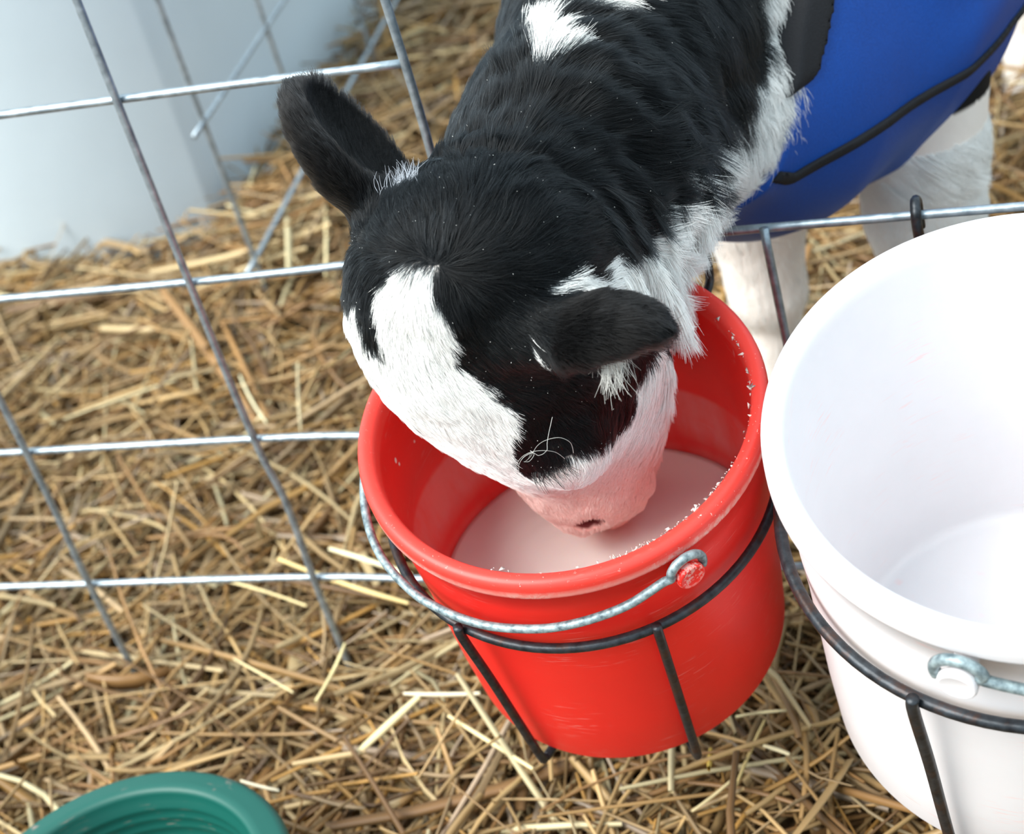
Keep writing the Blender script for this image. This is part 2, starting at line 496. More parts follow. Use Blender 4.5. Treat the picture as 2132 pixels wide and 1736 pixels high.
# horizontal wires; the top two stop at the opening the calf reaches through
wire('horizontal_wire', [(-1.0, .0, zH(0)-.004), (-.4, .0, zH(0)), (0, 0, zH(0)+.001), (.2, 0, zH(0))], WR, fence)
wire('horizontal_wire', [(-1.0, 0, zH(1)), (-.4, 0, zH(1)), (0, 0, zH(1)-.001), (.2, 0, zH(1)+.003), (.35, 0, zH(1)-.001), (.45, 0, zH(1)), (1.4, 0, zH(1)-.01)], WR, fence)
wire('horizontal_wire', [(-1.0, 0, zH(2)), (-.4, 0, zH(2)), (0, 0, zH(2)), (.13, 0, zH(2)-.004), (.4, 0, zH(2)-.001), (1.4, 0, zH(2)-.005)], WR, fence)
wire('horizontal_wire', [(-1.0, 0, zH(3)), (-.4, 0, zH(3)), (-.02, 0, zH(3)+.002), (.12, 0, zH(3)-.004), (.4, 0, zH(3)-.001), (1.4, 0, zH(3)-.005)], WR, fence)
wire('horizontal_wire', [(-1.0, 0, zH(4)), (0, 0, zH(4)), (.4, 0, zH(4)), (1.4, 0, zH(4))], WR, fence)
dy = -2*WR+0.0006
for k in range(-5, 8):
    x = SX*k
    top = zH(0)+0.16 if k <= 1 else zH(1)+0.003
    if k == 1: P = [(x+.003, dy, -.01), (x, dy, zH(3)), (x-.001, dy, zH(1)), (x+.001, dy, .56), (x-.002, dy, top)]
    elif k == 0: P = [(x+.004, dy, -.01), (x+.001, dy, zH(3)-.02), (x+.004, dy, zH(2)-.06), (x-.001, dy, zH(2)), (x-.002, dy, zH(1)), (x, dy, top)]
    else: P = [(x+.002, dy, -.01), (x-.001, dy, zH(3)), (x+.002, dy, zH(2)), (x, dy, top)]
    wire('vertical_wire', P, WR, fence)
# left part above the top row
wire('horizontal_wire', [(-1.0, 0, zH(-1)), (-.4, 0, zH(-1)), (.2, 0, zH(-1))], WR, fence)

side = empty('wire_side_panel', (-0.29, 0.7, 0))
tag(side, 'blurred wire side panel running back along the pale grey wall behind the calf ear', 'fence')
def sp(y, z): return (-0.262 - 0.055*(y-0.6) + 0.29, y-0.7, z)
for z in (0.147, 0.312, 0.475, 0.64, 0.80):
    wire('horizontal_wire', [sp(0.50, z), sp(1.0, z+.002), sp(2.6, z)], 0.003, side)
for y in (0.53, 0.755, 1.05, 1.31, 1.57, 1.83, 2.09, 2.35, 2.58):
    wire('vertical_wire', [sp(y, 0.0), sp(y, 0.4), sp(y, 0.82)], 0.003, side)

# ------------------------------------------------------------------ pale hutch behind the side panel
M_hutch = simple('hutch_plastic', (0.64, 0.73, 0.78), 0.55, nscale=4, namt=0.10, bumpd=0.003)
hutch = empty('calf_hutch', (-0.95, 1.3, 0))
tag(hutch, 'pale blue grey plastic calf hutch with straw heaped along its foot', 'hutch')
def rounded_shell(w, l, h, r, n=8):
    prof = []
    for cx_, a0 in ((w/2-r, 0), (-w/2+r, 90)):
        for a in np.linspace(a0, a0+90, n):
            prof.append((cx_+r*math.cos(math.radians(a)), h-r+r*math.sin(math.radians(a))))
    prof = [(w/2, 0.0), (w/2-0.01, h*0.35)] + prof + [(-w/2+0.01, h*0.35), (-w/2, 0)]
    prof = np.array(prof); k = len(prof)
    ys = np.linspace(-l/2, l/2, 14)
    vs = []
    for i, y in enumerate(ys):
        rb = 0.010*math.cos(i*math.pi)
        for p in prof: vs.append((p[0]*(1+rb*0.2), y, p[1]*(1+rb*0.1)))
    F = [(i*k+j, i*k+j+1, (i+1)*k+j+1, (i+1)*k+j) for i in range(13) for j in range(k-1)]
    return np.array(vs), np.array(F), k
v, F, k = rounded_shell(1.0, 2.0, 1.25, 0.45)
c0 = len(v); v = np.vstack([v, [[0, -1.0, 0.5], [0, 1.0, 0.5]]])
tri = [(c0, 0, k-1), (c0+1, 13*k+k-1, 13*k)] + [(c0, j+1, j) for j in range(k-1)] + [(c0+1, 13*k+j, 13*k+j+1) for j in range(k-1)]
shell = obj('hutch_shell', mesh_np('hutch_shell', v, [F, np.array(tri)]), M_hutch, hutch)
v, fs = tube([(0.505, -1.0, 0.03), (0.505, 0, 0.03), (0.505, 1.0, 0.03)], 0.018, 10)
obj('base_flange', mesh_np('base_flange', v, fs), M_hutch, hutch)
hutch.location = (-0.905, 1.72, 0.03)

# ------------------------------------------------------------------ buckets
B0 = V(0.29854, -0.16641, 0.42391)
E1 = V(0.99804552, 0., -0.06249119); E2 = V(0.01523981, 0.96980761, 0.24339464); EN = V(0.06060443, -0.24387128, 0.96791213)
def frame(o, org, sc=1.0):
    mm = Matrix.Identity(4)
    for i in range(3):
        mm[i][0] = E1[i]*sc; mm[i][1] = E2[i]*sc; mm[i][2] = EN[i]*sc; mm[i][3] = org[i]
    o.matrix_world = mm
def arc(cx_, cz_, r, a0, a1, n):
    return [(cx_+r*math.cos(math.radians(a)), cz_+r*math.sin(math.radians(a))) for a in np.linspace(a0, a1, n)]
def bucket_profile():
    p = []
    # outside, from bottom centre up
    p += [(0.0005, -0.211), (0.05, -0.2105), (0.088, -0.2125)]
    p += arc(0.0975, -0.2065, 0.0075, -95, -8, 7)
    p += [(0.1072, -0.165), (0.1085, -0.12), (0.1096, -0.085), (0.1112, -0.060), (0.1124, -0.030), (0.1132, -0.0060)]
    p += [(0.1183, -0.0058), (0.1192, -0.0052), (0.1195, -0.0038)]
    p += [(0.1195, 0.0010)] + arc(0.1150, 0.0036, 0.0045, 5, 95, 7)
    p += [(0.1120, 0.0074), (0.1100, 0.0056), (0.1090, 0.0030), (0.1087, -0.002)]
    # inside, down
    p += [(0.1082, -0.025), (0.1072, -0.055), (0.1055, -0.09), (0.1035, -0.13), (0.1010, -0.17), (0.0985, -0.195)]
    p += arc(0.092, -0.200, 0.006, 0, -90, 5)
    p += [(0.05, -0.206), (0.0005, -0.206)]
    return p
me_b = mesh_np('bucket_body', *lathe(bucket_profile(), 128))
def pol(th, r, z): return (r*math.cos(math.radians(th)), r*math.sin(math.radians(th)), z)

def make_peg(th, mat, parent):
    # moulded ear: stem moulded on wall, neck, and round button
    r0 = 0.112
    d = V(math.cos(math.radians(th)), math.sin(math.radians(th)), 0); tt = V(-d[1], d[0], 0); up = V(0, 0, 1)
    parts = []
    c = V(*pol(th, 0, 0)); zc = -0.0155
    def disc(r, x0, x1, dz=0, seg=20, rim=0.0012):
        prof = [(0.0001, x0), (r-rim, x0), (r, x0+rim), (r, x1-rim), (r-rim*0.3, x1-rim*0.3), (r-rim, x1), (r-rim*1.6, x1-rim*0.25), (0.0001, x1-rim*0.25)]
        v, fs = lathe(prof, seg)
        w = v[:, 2:3]*d + v[:, 0:1]*tt + (v[:, 1:2]+zc+dz)*up
        return w, fs
    parts.append(disc(0.0052, 0.1105, 0.1250))
    parts.append(disc(0.0084, 0.1236, 0.1290, 0))
    # short web running down the wall under the button
    w_, h_ = 0.0040, 0.015
    bx = []
    for x in (0.108, 0.1205):
        for t_ in (-w_, w_):
            for z_ in (zc-h_, zc):
                bx.append(d*(x - (0.004 if z_ < zc-0.001 and x > 0.11 else 0)) + tt*t_ + up*z_)
    bx = np.array(bx)
    F = np.array([(0, 1, 3, 2), (4, 6, 7, 5), (0, 4, 5, 1), (2, 3, 7, 6), (0, 2, 6, 4), (1, 5, 7, 3)])
    parts.append((bx, [F]))
    v, fs = join(parts)
    o = obj('handle_peg', mesh_np('handle_peg', v, fs), mat, parent)
    bv = o.modifiers.new('soften', 'BEVEL'); bv.width = 0.0004; bv.segments = 2; bv.limit_method = 'ANGLE'
    return o

PEG = -48.5
def bail_points():
    R_ = 0.1238
    pts = []
    # little loop around the right peg
    zc = -0.0125
    for a in np.linspace(-25, 180, 12):
        s_ = 0.0102*math.cos(math.radians(a)); z_ = 0.0102*math.sin(math.radians(a))
        th = PEG + math.degrees(s_/R_)
        pts.append(pol(th, R_+0.0005, zc+z_))
    for th, z, r in [(-55.2, -.013, .1235), (-59, -.0165, .1225), (-64, -.0215, .1215), (-70, -.0245, .1212), (-78, -.0275, .1212), (-86, -.0305, .1212), (-94, -.0325, .1212), (-103, -.0350, .1215), (-111, -.0360, .122), (-120, -.0365, .123), (-130, -.037, .1245), (-145, -.036, .1265),
                     (-160, -.0335, .1270), (-175, -.030, .1265), (-190, -.026, .125), (-203, -.022, .124), (-214, -.018, .1235)]:
        pts.append(pol(th, r, z))
    PL = PEG-180
    for a in np.linspace(0, 205, 12):
        s_ = 0.0102*math.cos(math.radians(a)); z_ = 0.0102*math.sin(math.radians(a))
        pts.append(pol(PL + math.degrees(s_/R_), R_+0.0005, zc+z_))
    return np.array(pts)

def make_bucket(name, mat, org, sc, label, turn=0.0):
    root = empty(name)
    tag(root, label, 'bucket')
    frame(root, org, sc)
    body = obj('bucket_body', me_b.copy(), mat, root)
    hs = [make_peg(PEG, mat, root), make_peg(PEG+180, mat, root)]
    v, fs = tube(catmull(bail_points(), 5), 0.0026, 12)
    hs.append(obj('wire_handle', mesh_np('wire_handle', v, fs), M_bail, root))
    for h_ in hs: h_.rotation_euler.z = math.radians(turn)
    return root
red = make_bucket('red_bucket', M_red, B0, 1.0, 'bright red plastic bucket of milk with the calf muzzle inside')

# holder: blackened ring with two front bars and hooks at the fence
def make_holder(name, org, sc, label):
    root = empty(name); tag(root, label, 'bucket holder', 'black steel bucket holders on the wire fence'); frame(root, org, sc)
    ring = np.array([pol(a, 0.1178, -0.0572) for a in np.linspace(0, 360, 96, endpoint=False)])
    v, fs = tube(ring, 0.0030, 12, closed=True)
    obj('ring', mesh_np('ring', v, fs), M_black, root)
    for th0, th1 in ((-115.5, -111.5), (-60.0, -58.8)):
        P = [pol(th0, 0.1222, -0.0500), pol(th0, 0.1222, -0.062), pol((th0*2+th1)/3, 0.1185, -0.11), pol((th0+2*th1)/3, 0.1150, -0.165), pol(th1, 0.1120, -0.212), pol(th1, 0.109, -0.2185), pol(th1, 0.10, -0.2200), pol(th1, 0.05, -0.2200), pol(th1, 0.0, -0.2200), pol(th1+180, 0.06, -0.2200), pol(th1+180, 0.105, -0.2200), pol(th1+180, 0.114, -0.20), pol(th1+180, 0.1178, -0.13), pol(th1+180, 0.121, -0.055)]
        v, fs = tube(catmull(P, 6), 0.0029, 12)
        obj('support_bar', mesh_np('support_bar', v, fs), M_black, root)
    inv = np.stack([E1, E2, EN])/sc
    for xo in (-0.06, 0.062):
        x = org[0]+xo*sc
        a = org + (E1*xo + E2*math.sqrt(0.1178**2-xo**2))*sc - EN*0.0572*sc
        zt = zH(1)+0.004
        W = [a, a+V(0, 0.004, 0.02), V(x, -0.0075, zH(1)-0.03), V(x, -0.0072, zt-0.004), V(x, -0.004, zt+0.0025), V(x, 0.001, zt+0.0045), V(x, 0.0072, zt), V(x, 0.0085, zt-0.018)]
        L_ = np.array([inv @ (p-org) for p in W])
        v, fs = tube(catmull(L_, 6), 0.0029/1.0, 10)
        obj('hook', mesh_np('hook', v, fs), M_black, root)
    return root
make_holder('bucket_holder', B0, 1.0, 'black steel ring holder gripping the red bucket below its rim')

# milk: disc filling the tilted bucket up to a level surface
def milk_mesh(org, sc, zl, swirl=0.0):
    segs = 96
    rows = []
    def wall(th, z): # intersection height on the inner wall
        return None
    out = []
    for a in np.linspace(0, 2*np.pi, segs, endpoint=False):
        dr = math.cos(a)*E1 + math.sin(a)*E2
        A_ = org + dr*0.1080*sc - EN*0.010*sc; B_ = org + dr*0.1001*sc - EN*0.180*sc
        u = (zl - A_[2])/(B_[2]-A_[2]); out.append(A_ + u*(B_-A_))
    out = np.array(out); c = out.mean(0)
    V_ = []; F = []
    K = 26
    for k in range(K+1):
        s_ = k/K
        V_.append(c + (out-c)*s_)
    V_ = np.vstack(V_)
    for k in range(K):
        for i in range(segs):
            j = (i+1) % segs
            F.append((k*segs+i, (k+1)*segs+i, (k+1)*segs+j, k*segs+j))
    # gentle meniscus and ripples round the muzzle
    r = np.linalg.norm((V_-V(0.270, -0.135, zl))[:, :2], axis=1)
    V_[:, 2] += 0.0004*np.sin(r*420)*np.exp(-((r-0.04)/0.025)**2)
    # underside
    n0 = len(V_)
    low = out - (EN*0.02*sc) + (c-out)*0.03
    V_ = np.vstack([V_, low, low.mean(0)[None]])
    for i in range(segs):
        j = (i+1) % segs
        F.append((K*segs+i, n0+i, n0+j, K*segs+j))
    T = [(n0+i, n0+segs, n0+(i+1) % segs) for i in range(segs)]
    return mesh_np('milk', V_, [np.array(F), np.array(T)])
milk = obj('milk', milk_mesh(B0, 1.0, 0.296), M_milk)
tag(milk, 'pinkish white milk pooled in the red bucket around the calf muzzle', 'milk')

# dried milk flakes on the inner edge of the lip, and drops on the inside wall
fl = []
for i in range(130):
    th = rng.choice([rng.uniform(-72, 30), rng.uniform(-66, -25), rng.uniform(-100, 40)])
    r = 0.1095 + rng.normal(0, 0.0006); z = 0.0052 + rng.normal(0, 0.0006) + (0.0008 if r > 0.1095 else 0)
    s_ = abs(rng.normal(0.0004, 0.0003))+0.0003
    c = V(*pol(th, r, z))
    pts = c + rng.normal(0, 1, (4, 3))*s_*V(1.2, 1.2, 0.7)
    fl.append((pts, [np.array([(0, 1, 2), (0, 2, 3), (0, 3, 1), (1, 3, 2)])]))
v, fs = join(fl)
o = obj('dried_milk_flakes', mesh_np('dried_milk_flakes', v, fs), M_crust, red); tag(o, 'whitish dried milk flakes', kind='stuff')
dr = []
for th, z, s_ in [(3, -.052, .0026), (4, -.058, .0026), (5, -.054, .001), (12, -.040, .0016), (-6, -.047, .0012), (8, -.03, .0018), (-176, -.03, .0022), (-177, -.036, .0015), (170, -.045, .0012), (-12, -.062, .001), (18, -.06, .0014)]:
    a = np.linspace(0, 2*np.pi, 10, endpoint=False)
    rr_ = 0.1080 - 0.0000 + (z+0.03)*0.03 - 0.0002
    d = V(math.cos(math.radians(th)), math.sin(math.radians(th)), 0); tt = V(-d[1], d[0], 0)
    ringp = d*rr_ + V(0, 0, z) + (np.cos(a)[:, None]*tt*s_*0.7 + np.sin(a)[:, None]*V(0, 0, 1)*s_)
    mid = d*(rr_-0.0003) + V(0, 0, z) + (np.cos(a)[:, None]*tt*s_*0.4 + np.sin(a)[:, None]*V(0, 0, 1)*s_*0.6)
    vv = np.vstack([ringp, mid, d*(rr_-0.0004)+V(0, 0, z)])
    F = np.array([(i, (i+1) % 10, 10+(i+1) % 10, 10+i) for i in range(10)]); T = np.array([(10+i, 10+(i+1) % 10, 20) for i in range(10)])
    dr.append((vv, [F, T]))
v, fs = join(dr)
o = obj('milk_drops', mesh_np('milk_drops', v, fs), M_crust, red); tag(o, 'white milk drops', kind='stuff')

WB = B0 + V(0.264, -0.040, 0.012)
white = make_bucket('white_bucket', M_whitebucket, WB, 1.17, 'translucent white plastic bucket touching the right rim of the red one', 123.5)
make_holder('bucket_holder', WB, 1.17, 'black steel ring holder around the white bucket')

# green pail on the ground at lower left
gp_ = [(0.0005, 0), (0.08, 0.0), (0.086, 0.004), (0.094, 0.06), (0.099, 0.11), (0.100, 0.128)]
gp_ += [(0.110, 0.128)] + arc(0.112, 0.137, 0.008, -80, 100, 9) + [(0.104, 0.147)] + arc(0.100, 0.143, 0.004, 90, 180, 4)
for i in range(9):
    z_ = 0.136-i*0.009
    gp_ += [(0.0955-0.0005*i, z_), (0.0935-0.0005*i, z_-0.003), (0.0935-0.0005*i, z_-0.006)]
gp_ += [(0.083, 0.012), (0.078, 0.007), (0.0005, 0.007)]
green = empty('green_bucket', (-0.0306, -0.3216, 0.022))
tag(green, 'dark teal green plastic bucket with a ribbed inside standing in the straw', 'bucket')
obj('bucket_body', mesh_np('bucket_body', *lathe(gp_, 96)), M_green, green)
gb = [(0.119*math.cos(math.radians(a)), 0.119*math.sin(math.radians(a))*0.98, 0.125+0.0*a) for a in np.linspace(150, 330, 30)]
v, fs = tube(np.array(gb), 0.002, 8)
obj('wire_handle', mesh_np('wire_handle', v, fs), M_bail, green)

# ------------------------------------------------------------------ calf
HO = V(0.25454, -0.22132, 0.55201)
HL = V(0.66003069, -0.71035855, -0.24443858); HA = V(-0.06160263, 0.27310671, -0.96000929); HN = V(-0.74870862, -0.64869366, -0.13649885)
HS = 1.04
def hp(l, a, n): return HO + HS*(HL*l + HA*a + HN*n)
def campt(px, py, depth):
    return CAM + (CF + CR*((px-1066.0)/3602.6) - CU*((py-868.0)/3602.6))*depth

def smin(a, b, k):
    h = np.clip(0.5 + 0.5*(b-a)/k, 0, 1)
    return b + (a-b)*h - k*h*(1-h)
def smax(a, b, k): return -smin(-a, -b, k)
def ell(P, c, R3, ax=None):
    q = P - c
    if ax is not None: q = q @ np.asarray(ax).T
    R3 = np.asarray(R3)
    k0 = np.linalg.norm(q/R3, axis=-1); k1 = np.linalg.norm(q/(R3*R3), axis=-1) + 1e-9
    return k0*(k0-1)/k1
def cone(P, a, b, ra, rb):
    a = np.asarray(a); b = np.asarray(b); ba = b-a
    t = np.clip(((P-a) @ ba)/(ba @ ba), 0, 1)
    return np.linalg.norm(P - a - t[..., None]*ba, axis=-1) - (ra + (rb-ra)*t)
HAX = np.stack([HL, HA, HN])
def hell(P, c, r): return ell(P, hp(*c), V(*r)*HS, HAX)
def hcone(P, a, b, ra, rb): return cone(P, hp(*a), hp(*b), ra*HS, rb*HS)

# ears: base, tip, opening direction
R_EAR = (V(.2334, -.1538, .5502), V(.1765, -.0864, .6060))
L_EAR_B = campt(1140, 690, .885); L_EAR_T = campt(1388, 703, .850)
EARS = []
for (b_, t_, op) in ((R_EAR[0], R_EAR[1], CR*0.80 + CU*0.42 - CF*0.42), (L_EAR_B, L_EAR_T, -CU*0.75 + CF*0.55 - CR*0.0)):
    ax = unit(t_-b_); op = unit(op - ax*(op @ ax)); wd = np.cross(ax, op)
    EARS.append((b_, t_, ax, op, wd))
def ear_sdf(P, e, ln, wd, th):
    b_, t_, ax, op, w_ = e
    A3 = np.stack([ax, w_, op])
    L = np.linalg.norm(t_-b_)
    c = b_ + ax*L*0.52
    out = ell(P, c, (L*0.52, wd, th), A3)
    if wd < .03:
        out = smin(ell(P, b_ + ax*L*0.44, (L*0.45, wd, th), A3), ell(P, b_ + ax*L*0.70 - op*.002, (L*0.33, wd*0.52, th*0.62), A3), .014)
    inn = ell(P, c + op*(th*0.62) + ax*L*0.03, (L*0.47, wd*0.86, th*0.98), A3)
    d = smax(out, -inn, 0.004)
    root = cone(P, b_ - ax*0.02 - op*0.004, b_ + ax*0.022, 0.022, 0.016)
    inn2 = ell(P, b_+ax*0.035+op*0.015, (0.03, wd*0.55, 0.012), A3)
    return smin(d, smax(root, -inn2, 0.006), 0.010)

NK = [V(.287, -.157, .500), V(.314, -.060, .508), V(.330, .055, .523), V(.350, .155, .528)]
C1 = V(.395, .235, .505); C2 = V(.58, .83, .515)
BD = unit((C2-C1)*V(1, 1, 0)); BL = V(BD[1], -BD[0], 0)*1.0   # lateral (towards +x)
def trunk(P):
    d = ell(P, C1 + BD*0.05 - V(0, 0, .01), (0.115, 0.17, 0.150), np.stack([BL, BD, V(0, 0, 1)]))
    d = smin(d, cone(P, C1+BD*0.06, C1+BD*0.36-V(0, 0, .01), 0.130, 0.138), 0.04)
    d = smin(d, cone(P, C1+BD*0.36, C2, 0.135, 0.120), 0.04)
    d = smin(d, ell(P, V(.365, .160, .452), (.080, .080, .085)), .04)
    d = smin(d, cone(P, C1+V(0, 0, .075)+BD*0.02, C2+V(0, 0, .065), 0.07, 0.075), 0.04)
    return d
def legs(P):
    d = np.full(P.shape[:-1], 9.0)
    for s in (-1, 1):
        f0 = C1 + BD*0.035 + BL*0.072*s
        f0 = f0*V(1, 1, 0)
        up = lambda z, o=0: V(f0[0]+BD[0]*o, f0[1]+BD[1]*o, z)
        d = smin(d, cone(P, up(.44), up(.30, -.005), .060, .042), .03)
        d = smin(d, cone(P, up(.30, -.005), up(.215, -.008), .042, .030), .015)
        d = smin(d, ell(P, up(.215, -.008), (.029, .029, .034)), .012)
        d = smin(d, cone(P, up(.215, -.008), up(.10, .0), .022, .019), .01)
        d = smin(d, ell(P, up(.095, 0), (.025, .026, .022)), .01)
        d = smin(d, cone(P, up(.095, 0), up(.045, -.018), .021, .025), .01)
        h0 = (C2 + BD*0.03 + BL*0.075*s)*V(1, 1, 0)
        hu = lambda z, o=0: V(h0[0]+BD[0]*o, h0[1]+BD[1]*o, z)
        d = smin(d, cone(P, hu(.50, .0), hu(.385, -.035), .085, .055), .04)     # thigh to stifle
        d = smin(d, cone(P, hu(.385, -.035), hu(.27, .065), .05, .026), .025)   # down to the hock
        d = smin(d, ell(P, hu(.265, .068), (.026, .026, .034)), .012)
        d = smin(d, cone(P, hu(.265, .065), hu(.10, .055), .023, .020), .012)
        d = smin(d, ell(P, hu(.095, .055), (.026, .026, .022)), .01)
        d = smin(d, cone(P, hu(.095, .055), hu(.045, .037), .021, .025), .01)
    return d
def head_sdf(P):
    d = hell(P, (.004, .050, -.056), (.054, .074, .048))
    d = smin(d, hell(P, (-.002, .104, -.036), (.062, .070, .040)), .02)
    d = smin(d, hell(P, (-.014, .088, -.018), (.048, .050, .038)), .02)
    d = smin(d, hell(P, (-.018, .050, -.018), (.047, .056, .044)), .02)
    for s in (-1, 1):
        d = smin(d, hell(P, (.052*s, .112, -.038), (.021, .026, .022)), .014)
        d = smin(d, hell(P, (.022*s, .13, -.072), (.030, .07, .040)), .02)
    d = smin(d, hcone(P, (.002, .13, -.050), (.002, .190, -.054), .044, .031), .022)
    d = smin(d, hell(P, (0, .203, -.059), (.043, .033, .038)), .014)
    d = smin(d, hcone(P, (0, .13, -.078), (0, .226, -.074), .034, .022), .016)
    d = smin(d, hell(P, (-.002, .004, -.034), (.044, .034, .040)), .02)
    for s in (-1, 1):
        d = smin(d, hell(P, (.016*s, .216, -.068), (.019, .023, .020)), .010)
        d = smin(d, hell(P, (.017*s, .2185, -.043), (.013, .011, .013)), .008)
        d = smax(d, -hell(P, (.0345*s, .2085, -.040), (.0065, .0045, .0085)), .003)
    d = smin(d, hell(P, (-.006, .244, -.064), (.026, .020, .019)), .012)
    d = d + .0009*vnoise(P*V(150, 150, 150), 61)*np.clip((((P-HO)/HS) @ HA - .17)/.03, 0, 1)
    d = smax(d, -hcone(P, (-.033, .239, -.073), (.033, .239, -.073), .0025, .0025), .004)   # mouth line
    return d
def neck_sdf(P):
    d = np.full(P.shape[:-1], 9.0)
    up = [V(-.006, .004, .014), V(-.007, 0, .029), V(-.008, 0, .034), V(0, 0, .045)]
    dn = [V(.004, .0, -.018), V(.010, 0, .002), V(.008, 0, -.026), V(.015, 0, -.05)]
    R1 = [.061, .0585, .064, .082]; R2 = [.050, .046, .054, .078]
    for i in range(3):
        d = smin(d, cone(P, NK[i]+up[i], NK[i+1]+up[i+1], R1[i], R1[i+1]), .03)
        d = smin(d, cone(P, NK[i]+dn[i], NK[i+1]+dn[i+1], R2[i], R2[i+1]), .03)
    d = smin(d, cone(P, NK[3]+V(0, .03, 0), C1+V(0, .03, 0), .085, .125), .04)
    return d
def folds(P):
    # loose skin folds running from the crest down the near side of the neck
    q = P - NK[1]
    s = q[..., 1] + 0.10*q[..., 0] + 0.12*q[..., 2] + 0.010*np.sin(q[..., 2]*38 + q[..., 0]*30) + 0.006*vnoise(P*22, 5)
    k = np.clip((s+0.105)/0.03, 0, 1)*np.clip((0.085-s)/0.04, 0, 1)
    ridge = np.sin(s*2*np.pi/0.0225)
    am = 0.55 + 0.45*vnoise(P*V(14, 9, 14), 9)
    side_ = np.clip((q @ V(.80, -.45, .35) + 0.005)/0.04, 0, 1)
    low = np.clip((q[..., 2]+0.085)/0.03, 0, 1)
    return 0.0055*ridge*k*am*side_*low
def calf_sdf(P):
    h = head_sdf(P)
    n_ = neck_sdf(P)
    d = smin(h, n_, .045)
    # throat latch / dewlap
    d = smin(d, cone(P, hp(0, .10, -.092), NK[1]+V(-.010, -.02, .000), .030*HS, .036), .03)
    d = smin(d, trunk(P), .045)
    d = smin(d, legs(P), .02)
    d = smin(d, ear_sdf(P, EARS[0], 0, .045, .020), .018)
    d = smin(d, ear_sdf(P, EARS[1], 0, .027, .017), .010)
    d = d + folds(P)
    d = d + 0.0006*vnoise(P*70, 4)
    return d

def surface_nets(fn, lo, hi, h, coarse=6, pad=1.3):
    lo = np.asarray(lo, float); hi = np.asarray(hi, float)
    n = (np.ceil((hi-lo)/(h*coarse)).astype(int)+1)*coarse
    nc = n//coarse
    cg = np.stack(np.meshgrid(*[lo[i] + (np.arange(nc[i])+0.5)*h*coarse for i in range(3)], indexing='ij'), -1)
    Fc = fn(cg.reshape(-1, 3)).reshape(nc)
    F = np.repeat(np.repeat(np.repeat(np.where(Fc > 0, 1.0, -1.0).astype(np.float32), coarse, 0), coarse, 1), coarse, 2)
    act = np.abs(Fc) < h*coarse*pad
    am = np.repeat(np.repeat(np.repeat(act, coarse, 0), coarse, 1), coarse, 2)
    idx = np.argwhere(am)
    vals = np.empty(len(idx), np.float32)
    for s in range(0, len(idx), 400000):
        vals[s:s+400000] = fn(lo + (idx[s:s+400000]+0.5)*h)
    F[am] = vals
    neg = F < 0
    # cells: corners i..i+1
    c = [neg[dx:F.shape[0]-1+dx, dy:F.shape[1]-1+dy, dz:F.shape[2]-1+dz] for dx in (0, 1) for dy in (0, 1) for dz in (0, 1)]
    cnt = sum(x.astype(np.int8) for x in c)
    cell = (cnt > 0) & (cnt < 8)
    ci = np.argwhere(cell)
    vid = np.full(cell.shape, -1, np.int32); vid[cell] = np.arange(len(ci))
    acc = np.zeros((len(ci), 3)); num = np.zeros(len(ci))
    cor = [(dx, dy, dz) for dx in (0, 1) for dy in (0, 1) for dz in (0, 1)]
    for a in range(8):
        for b in range(a+1, 8):
            A = np.array(cor[a]); B = np.array(cor[b])
            if np.abs(A-B).sum() != 1: continue
            fa = F[tuple((ci+A).T)]; fb = F[tuple((ci+B).T)]
            m_ = (fa < 0) != (fb < 0)
            t = np.where(m_, fa/(fa-fb+1e-12), 0)
            acc += np.where(m_[:, None], A + (B-A)*t[:, None], 0); num += m_
    vs = lo + (ci + acc/num[:, None] + 0.5)*h
    faces = []
    for ax in range(3):
        u, w_ = [(1, 2), (2, 0), (0, 1)][ax]
        sl0 = [slice(None)]*3; sl1 = [slice(None)]*3
        sl0[ax] = slice(0, -1); sl1[ax] = slice(1, None)
        a0 = neg[tuple(sl0)]; a1 = neg[tuple(sl1)]
        e = np.argwhere(a0 != a1)
        ok = (e[:, u] > 0) & (e[:, w_] > 0) & (e[:, u] < F.shape[u]-1) & (e[:, w_] < F.shape[w_]-1)
        e = e[ok]; s = a0[tuple(e.T)]
        du = np.zeros(3, int); du[u] = 1; dw = np.zeros(3, int); dw[w_] = 1
        q = [vid[tuple((e-du-dw).T)], vid[tuple((e-dw).T)], vid[tuple(e.T)], vid[tuple((e-du).T)]]
        f = np.stack(q, -1)
        f = np.where(s[:, None], f, f[:, ::-1])
        faces.append(f)
    f = np.vstack(faces); f = f[(f >= 0).all(1)]
    return vs, f

import time as _t
_t0 = _t.time()
GH = 0.0034
cv, cf = surface_nets(calf_sdf, (.10, -.34, .0), (.86, 1.12, .74), GH)
def grad(fn, P, e=0.0012):
    g = np.stack([fn(P+V(e, 0, 0))-fn(P-V(e, 0, 0)), fn(P+V(0, e, 0))-fn(P-V(0, e, 0)), fn(P+V(0, 0, e))-fn(P-V(0, 0, e))], -1)
    return unit(g)

